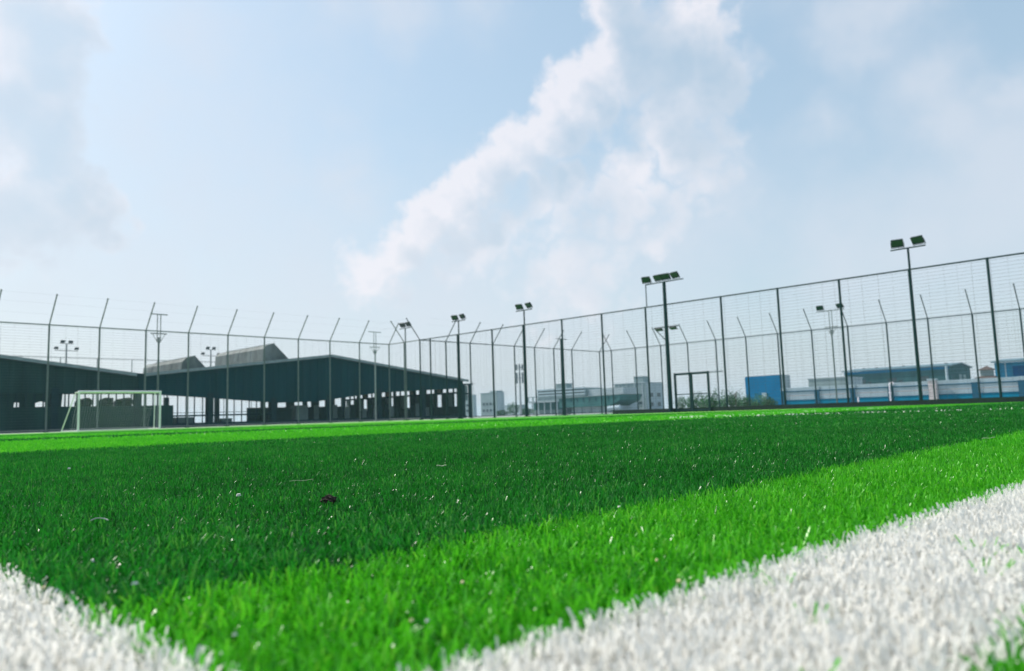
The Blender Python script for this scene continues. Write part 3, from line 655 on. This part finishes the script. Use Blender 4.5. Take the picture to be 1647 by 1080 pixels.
t = empty('gate_pier', (WX - .6, yy, 0), 'pale pinkish capped pier standing against the compound wall', 'pier')
part('shaft', 'pier_pink', t, lambda b: b.box((WX - .75, yy - .33, 0), (WX - .12, yy + .33, 2.15)))
part('cap', 'wall_white', t, lambda b: b.box((WX - .82, yy - .4, 2.15), (WX - .1, yy + .4, 2.32)))
# white standpipes in front of it
for px, hh, hook, lab in ((1433, 1.75, 1, 'tall white hooked standpipe in front of the compound wall'), (1381, .75, 0, 'short white post in front of the compound wall')):
    xx = 70.0; yy = xx * slope(px)
    t = empty('standpipe', (xx, yy, 0), lab, 'pipe')
    part('pipe', 'goal_white', t, lambda b: b.path([(xx, yy, 0), (xx, yy, hh)] + ([(xx, yy - .12, hh + .14), (xx, yy - .3, hh + .14), (xx, yy - .36, hh - .02)] if hook else []), .06, 8))
    part('collar', 'goal_white', t, lambda b: b.tube((xx, yy, hh * .55), (xx, yy, hh * .55 + .12), .09, 8))

# centre: low green building, grey block, far blocks
t, bx_ = block('grey_block', 'grey flat-roofed block with a small roof tower left of the gate', 'wall_grey', 'wall_pale', 990, 1040, 1068, 616, 175)
windows(t, bx_, 'l', [2.0, 4.2], 3, 1.5, .75, (.02, .9)); windows(t, bx_, 'r', [1.4, 4.0], 2, 1.8, 1.1, (.1, .95))
x0, y0, x1, y1, h = bx_; ty0 = x0 * slope(1036); ty1 = x0 * slope(1021)
part('roof_tower', 'wall_grey', t, lambda b: (b.box((x0 + .3, ty0, h + .22), (x0 + 3, ty1, h + 1.7)), b.box((x0 + .2, ty0 - .1, h + 1.7), (x0 + 3.1, ty1 + .1, h + 1.9))))
for i in range(4): part('pilaster', 'wall_pale', t, lambda b: b.box((x0 - .1, y0 + (y1 - y0) * (i + .3) / 4, 0), (x0 - .004, y0 + (y1 - y0) * (i + .3) / 4 + .35, h - .05)))
XG = 135.0
yr_, yl_ = XG * slope(997), XG * slope(900)
t = empty('green_market_hall', (XG, yr_, 0), 'low building with a deep green overhanging upper floor', 'building')
part('lower_wall', 'wall_pale', t, lambda b: b.box((XG + 1.2, yr_ + 2, 0), (XG + 9, yl_, 1.5)))
part('upper_floor', 'awning_green', t, lambda b: b.extrude([(XG, yr_ + 3, 1.5), (XG, yr_, 2.6), (XG, yr_ - .5, 3.9), (XG, yl_, 3.6), (XG, yl_, 1.5)], (8, 0, 0)))
part('roof_edge', 'hall_trim', t, lambda b: b.extrude([(XG - .15, yr_ - .7, 3.9), (XG - .15, yl_ + .2, 3.6), (XG - .15, yl_ + .2, 3.75), (XG - .15, yr_ - .7, 4.05)], (8.3, 0, 0)))
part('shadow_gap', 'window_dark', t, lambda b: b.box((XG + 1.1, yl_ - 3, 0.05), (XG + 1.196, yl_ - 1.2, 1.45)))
for i in range(9): part('mullion', 'hall_steel', t, lambda b: b.box((XG - .07, yr_ + 1 + i * (yl_ - yr_ - 1.2) / 9, 2.75), (XG - .003, yr_ + 1.12 + i * (yl_ - yr_ - 1.2) / 9, 3.6)))
part('awning_roll', 'wall_white', t, lambda b: b.tube((XG - .6, yr_ - .6, 1.15), (XG - .6, yr_ + 2.6, .95), .5, 10))
for i in range(5): part('wall_pier', 'wall_grey', t, lambda b: b.box((XG + 1.0, yr_ + 3 + i * (yl_ - yr_ - 3.5) / 5, 0), (XG + 1.196, yr_ + 3.3 + i * (yl_ - yr_ - 3.5) / 5, 1.5)))
XC = 160.0
ya, yb = XC * slope(942), XC * slope(866); h1 = z_at(900, 626, XC, XC * slope(900))
t = empty('banded_block', (XC, ya, 0), 'pale banded office block behind the low green building', 'building')
part('wall', 'wall_grey', t, lambda b: b.box((XC, ya, 0), (XC + 8, yb, h1)))
for z in (h1 - .25, h1 - 1.1, h1 - 1.9): part('band', 'wall_white', t, lambda b: b.box((XC - .25, ya - .2, z), (XC - .004, yb + .2, z + .4)))
for z in (h1 - .62, h1 - 1.45): part('window_band', 'window_dark', t, lambda b: b.box((XC - .05, ya + .2, z), (XC - .004, yb - .4, z + .3)))
ta, tb = XC * slope(911), XC * slope(894)
part('roof_tower', 'wall_grey', t, lambda b: (b.box((XC + .5, ta, h1), (XC + 3, tb, h1 + 1.25)), b.box((XC + .4, ta - .1, h1 + 1.25), (XC + 3.1, tb + .1, h1 + 1.45))))
ya, yb = XC * slope(1000), XC * slope(943)
part('low_wing', 'wall_pale', t, lambda b: b.box((XC + 1, ya, 0), (XC + 8, yb - .05, h1 - .55)))
XP = 140.0; ya, yb = XP * slope(898), XP * slope(846)
t = empty('colonnade', (XP, ya, 0), 'low columned porch left of the green upper floor', 'porch')
part('roof_slab', 'wall_pale', t, lambda b: b.box((XP - .4, ya, 3.05), (XP + 5, yb, 3.4)))
part('upper_beam', 'wall_grey', t, lambda b: b.box((XP, ya + 2.6, 4.35), (XP + .4, yb - .6, 4.55)))
for i in range(3): part('upper_post', 'wall_grey', t, lambda b: b.box((XP, yb - .9 - i * 1.7, 3.4), (XP + .3, yb - .6 - i * 1.7, 4.35)))
for i in range(6): part('column', 'wall_pale', t, lambda b: b.tube((XP, ya + .3 + i * (yb - ya - .6) / 5, 0), (XP, ya + .3 + i * (yb - ya - .6) / 5, 3.05), .18, 10))
part('back_wall', 'awning_green', t, lambda b: b.box((XP + 3, ya, 1.2), (XP + 3.3, yb, 3.04)))
part('back_wall', 'wall_grey', t, lambda b: b.box((XP + 2.9, ya, 0), (XP + 3.2, yb, 1.19)))
t, bx_ = block('hazy_block', 'hazy grey stepped block right of the dark hall', 'wall_grey', 'wall_pale', 774, 800, 812, 632, 190)
windows(t, bx_, 'l', [1.6, 3.9], 4, 1.2, 1.0); x0, y0, x1, y1, h = bx_
part('roof_step', 'wall_grey', t, lambda b: b.box((x0 + .5, y0 + .4, h + .22), (x1 - .3, y0 + (y1 - y0) * .5, h + .8)))
t, bx_ = block('hazy_low_house', 'hazy low grey house touching the right end of the dark hall', 'wall_grey', 'wall_pale', 748, 762, 767, 636, 210)
windows(t, bx_, 'l', [2.0, 4.2], 2, 1.4, 1.0)
t, bx_ = block('hazy_warehouse', 'faint low warehouse between the grey stepped block and the antenna pole', 'wall_pale', 'wall_grey', 806, 838, 850, 652, 230)

# antenna pole
xx, yy = 118.0, 118.0 * slope(838)
t = empty('antenna_pole', (xx, yy, 0), 'pale pole carrying dark panel antennas right of the dark hall', 'antenna')
hp = z_at(836, 586, xx, yy)
part('pole', 'galvanised', t, lambda b: b.tube((xx, yy, 0), (xx, yy, hp), .24, 12, .16))
for zc, ln in ((hp - .7, 1.25), (hp - 3.0, 2.3)):
    for al, q in ((Vector(RT), -1), (Vector(RT), 1), (Vector(FW), -1)):
        c = Vector((xx, yy, zc)) + al * q * .62
        part('panel_antenna', 'antenna', t, lambda b: b.box((c.x - .13, c.y - .13, zc - ln / 2), (c.x + .13, c.y + .13, zc + ln / 2)))
        part('bracket', 'antenna', t, lambda b: b.tube((xx, yy, zc), (c.x, c.y, zc), .05, 6))
xx, yy = 230.0, 230.0 * slope(761)
t = empty('lattice_pylon', (xx, yy, 0), 'faint thin lattice pylon beside the dark hall', 'pylon'); hp = z_at(761, 614, xx, yy)
for sx in (-1, 1):
    for sy in (-1, 1): part('leg', 'galvanised', t, lambda b: b.tube((xx + sx * .7, yy + sy * .7, 0), (xx + sx * .2, yy + sy * .2, hp), .06, 6))
for i in range(7):
    z = hp * (i + .6) / 7.2; w = .7 - .5 * z / hp; part('brace', 'galvanised', t, lambda b: b.path([(xx - w, yy - w, z), (xx + w, yy - w, z + .5), (xx + w, yy + w, z), (xx - w, yy + w, z + .5), (xx - w, yy - w, z)], .04, 4))
part('crossarm', 'galvanised', t, lambda b: b.tube((xx - 1.2, yy + 1.2, hp - .8), (xx + 1.2, yy - 1.2, hp - .8), .06, 6))

# ------------------------------------------------------------------ shrubs and trees
def leaves(n, c, rx, rz, size, spiky=0.0):
    d = RNG.normal(0, 1, (n, 3)); d /= np.linalg.norm(d, axis=1)[:, None]; rr = RNG.uniform(.25, 1, n) ** .5
    lob = 1 + .25 * np.sin(d[:, 0] * 5 + c[0]) * np.cos(d[:, 1] * 6 + c[1])
    p = d * (rr * lob)[:, None] * np.array([rx, rx, rz]) + np.array(c)
    if spiky: p[:, 2] += spiky * np.abs(RNG.normal(0, 1, n)) * (1 - np.abs(d[:, 0]))
    u = RNG.normal(0, 1, (n, 3)); u /= np.linalg.norm(u, axis=1)[:, None]; w = np.cross(u, RNG.normal(0, 1, (n, 3))); w /= np.linalg.norm(w, axis=1)[:, None]
    s = size * RNG.uniform(.6, 1.3, n)[:, None]
    V = np.stack([p - u * s, p + w * s * .5, p + u * s, p - w * s * .5], 1).reshape(-1, 3)
    return V, np.arange(n * 4).reshape(-1, 4)
def shrub(name, x, y, r_, h, label, group, m_='leaf', n=520, spiky=.0, cat='shrub', size=.09):
    t = empty(name, (x, y, 0), label, cat, group)
    V, F = leaves(n, (0, 0, h * .55), r_, h * .5, size, spiky)
    V[:, 2] = np.maximum(V[:, 2], .02)
    me = bpy.data.meshes.new('foliage'); me.from_pydata(V.tolist(), [], F.tolist()); me.materials.append(MATS[m_]); link('foliage', me, t)
    b = MB()
    for k in range(5):
        a = k * 1.26 + x; b.tube((0, 0, 0), (math.cos(a) * r_ * .5, math.sin(a) * r_ * .5, h * .75), .035, 6, .012)
    b.build('stem', 'bark', t)
    return t
ORD = 'first second third fourth fifth sixth seventh eighth ninth tenth eleventh twelfth thirteenth fourteenth fifteenth sixteenth'.split()
for i in range(16):
    px = 1092 + i * 9.3 + random.uniform(-3, 3); xx = 68 + random.uniform(-2, 5); yy = xx * slope(px)
    shrub('green_shrub', xx, yy, random.uniform(.4, .7), random.uniform(.75, 1.3), 'leafy green shrub behind the fence, %s from the thick mast in its row' % ORD[i], 'shrub row behind the gate', 'leaf_pale' if i % 3 else 'leaf', 420, .18, size=.07)
for i in range(7):
    px = 1112 + i * 13 + random.uniform(-3, 3); xx = 86 + random.uniform(-2, 2); yy = xx * slope(px)
    shrub('young_conifer', xx, yy, random.uniform(.5, .8), random.uniform(1.6, 2.2), 'dark spiky young conifer above the shrub row, %s from the gate' % ORD[i], 'conifers above the shrub row', 'leaf', 420, .45, cat='tree', size=.10)
xx = 74.0
shrub('round_bush', xx, xx * slope(1238), .8, .95, 'round dark green bush in front of the blue block', None, 'leaf', 900, size=.08)
shrub('round_bush', xx, xx * slope(1214), .6, .7, 'lower paler bush left of the round one before the blue block', None, 'leaf_pale', 600, size=.08)
for px, h, lab in ((826, 3.0, 'dark green bush left of the antenna pole base'), (848, 1.6, 'low bush right of the antenna pole base'), (808, 1.4, 'low pale bush beneath the hazy grey block')):
    xx = 128.0; shrub('far_bush', xx, xx * slope(px), 1.6, h, lab, None, 'leaf', 700, size=.16)
# bare sapling
xx = 66.0; yy = xx * slope(1184)
t = empty('bare_sapling', (xx, yy, 0), 'thin bare sapling standing among the shrubs', 'tree')
part('trunk', 'bark', t, lambda b: b.tube((xx, yy, 0), (xx, yy, 1.5), .04, 6, .025))
part('crown', 'bark', t, lambda b: [b.tube((xx, yy, 1.1 + .08 * i), (xx + math.cos(i * 2.1) * .35, yy + math.sin(i * 2.1) * .35, 1.55 + .05 * i), .02, 5, .008) for i in range(6)])
# ------------------------------------------------------------------ small things lying on the turf
def rot(o, z, x=0): o.rotation_euler = (x, 0, z); return o
p = ground(529, 806)
b = MB(); bm = bmesh.new(); bmesh.ops.create_icosphere(bm, subdivisions=3, radius=1)
for v in bm.verts:
    q = v.co; k = 1 + .22 * math.sin(q.x * 5 + 1) * math.cos(q.y * 4) + .16 * math.sin(q.z * 9 + q.x * 7); v.co = Vector((q.x * .0100 * k, q.y * .0075 * k, q.z * .0060 * k))
me = bpy.data.meshes.new('soil_clod'); bm.to_mesh(me); bm.free(); me.materials.append(MATS['clod'])
tag(rot(link('soil_clod', me, None, (p.x, p.y, TIP + .001)), .4), 'small dark brown clod lying on the dark turf', 'clod')
p = ground(160, 840)
b = MB(); n = 9
for i in range(n):
    a = -0.9 + 1.8 * i / (n - 1); xx, zz = math.sin(a) * .012, math.cos(a) * .007; b.v += [(xx, -.0012, zz - .003), (xx, .0012, zz - .0036)]
b.f = [(2 * i, 2 * i + 2, 2 * i + 3, 2 * i + 1) for i in range(n - 1)]
o = b.build('plastic_sliver', 'chip', None, (p.x, p.y, TIP + .001)); md = o.modifiers.new('thick', 'SOLIDIFY'); md.thickness = .0008
tag(rot(o, R(HEAD - 90)), 'curved white plastic sliver lying on the dark turf at left', 'plastic scrap')
def chip(px, py, s, m_, label, name='white_chip'):
    p = ground(px, py); b = MB(); k = 7
    ring = [Vector((math.cos(2 * math.pi * i / k) * s * random.uniform(.7, 1.1), math.sin(2 * math.pi * i / k) * s * random.uniform(.5, .9), 0)) for i in range(k)]
    b.poly([(*q.xy, -s * .35) for q in ring] + [(q.x * .7, q.y * .7, s * random.uniform(.3, .5)) for q in ring], [tuple(range(k - 1, -1, -1)), tuple(range(k, 2 * k))] + [(i, (i + 1) % k, k + (i + 1) % k, k + i) for i in range(k)])
    tag(rot(b.build(name, m_, None, (p.x, p.y, TIP + .0005)), random.uniform(0, 6), random.uniform(-.5, .5)), label, 'debris', 'bits of debris on the turf')
chip(148, 903, .0022, 'chip', 'bright white chip on the dark turf near the left line')
chip(217, 940, .0024, 'chip', 'white chip at the edge between dark and light turf')
chip(70, 946, .0018, 'chip_yellow', 'yellowish chip close to the left white line')
chip(91, 951, .0018, 'chip', 'pale chip beside the yellowish one near the left line')
chip(111, 754, .0045, 'chip', 'pale crumpled scrap far out on the dark turf at left')
chip(384, 797, .0040, 'chip', 'pale scrap left of the brown clod')
chip(744, 938, .0016, 'chip_yellow', 'yellowish grain in the light strip at centre')
chip(662, 999, .0015, 'chip_yellow', 'left one of two grains close together in the light strip')
chip(687, 1000, .0015, 'chip', 'right one of two grains close together in the light strip')
chip(1057, 902, .0017, 'chip_yellow', 'grain in the light strip right of centre')
chip(1092, 936, .0017, 'chip_yellow', 'grain at the light strip edge by the right white line')
chip(378, 1022, .0015, 'chip', 'pale grain in the light strip near the bottom edge')
chip(996, 816, .0022, 'chip', 'white speck at the front edge of the dark turf')
def stalk(px, py, ln, yaw, label, m_='straw', r_=.0006):
    p = ground(px, py); d = Vector((math.cos(yaw), math.sin(yaw), 0)); q = [Vector((0, 0, 0)) + d * ln * (i / 6 - .5) + Vector((0, 0, .0008 * math.sin(i * 1.4))) for i in range(7)]
    tag(MB().path(q, r_, 6).build('dry_stalk', m_, None, (p.x, p.y, TIP + .002)), label, 'stalk', 'dry stalks on the turf')
stalk(710, 751, .02, R(HEAD - 90), 'short pale stalk far out on the dark turf', r_=.0012)
stalk(485, 775, .04, R(HEAD - 60), 'thin pale stalk above the brown clod', r_=.0004)
stalk(1590, 706, .06, R(HEAD - 60), 'pale stalk at the far right edge of the dark turf', r_=.0008)

# ------------------------------------------------------------------ air
mt = bpy.data.materials.new('haze_air'); mt.use_nodes = True; nt = mt.node_tree; nt.nodes.clear()
o_ = nt.nodes.new('ShaderNodeOutputMaterial'); pv = nt.nodes.new('ShaderNodeVolumePrincipled')
pv.inputs['Color'].default_value = (0.55, 0.85, 1.0, 1); pv.inputs['Density'].default_value = 0.00035; pv.inputs['Anisotropy'].default_value = 0.3
nt.links.new(pv.outputs[0], o_.inputs['Volume']); MATS['haze_air'] = mt
tag(MB().box((-520, -520, -1.2), (920, 920, 13.2)).build('haze', 'haze_air'), 'thin pale haze in the air over the whole place', 'haze', kind='stuff')
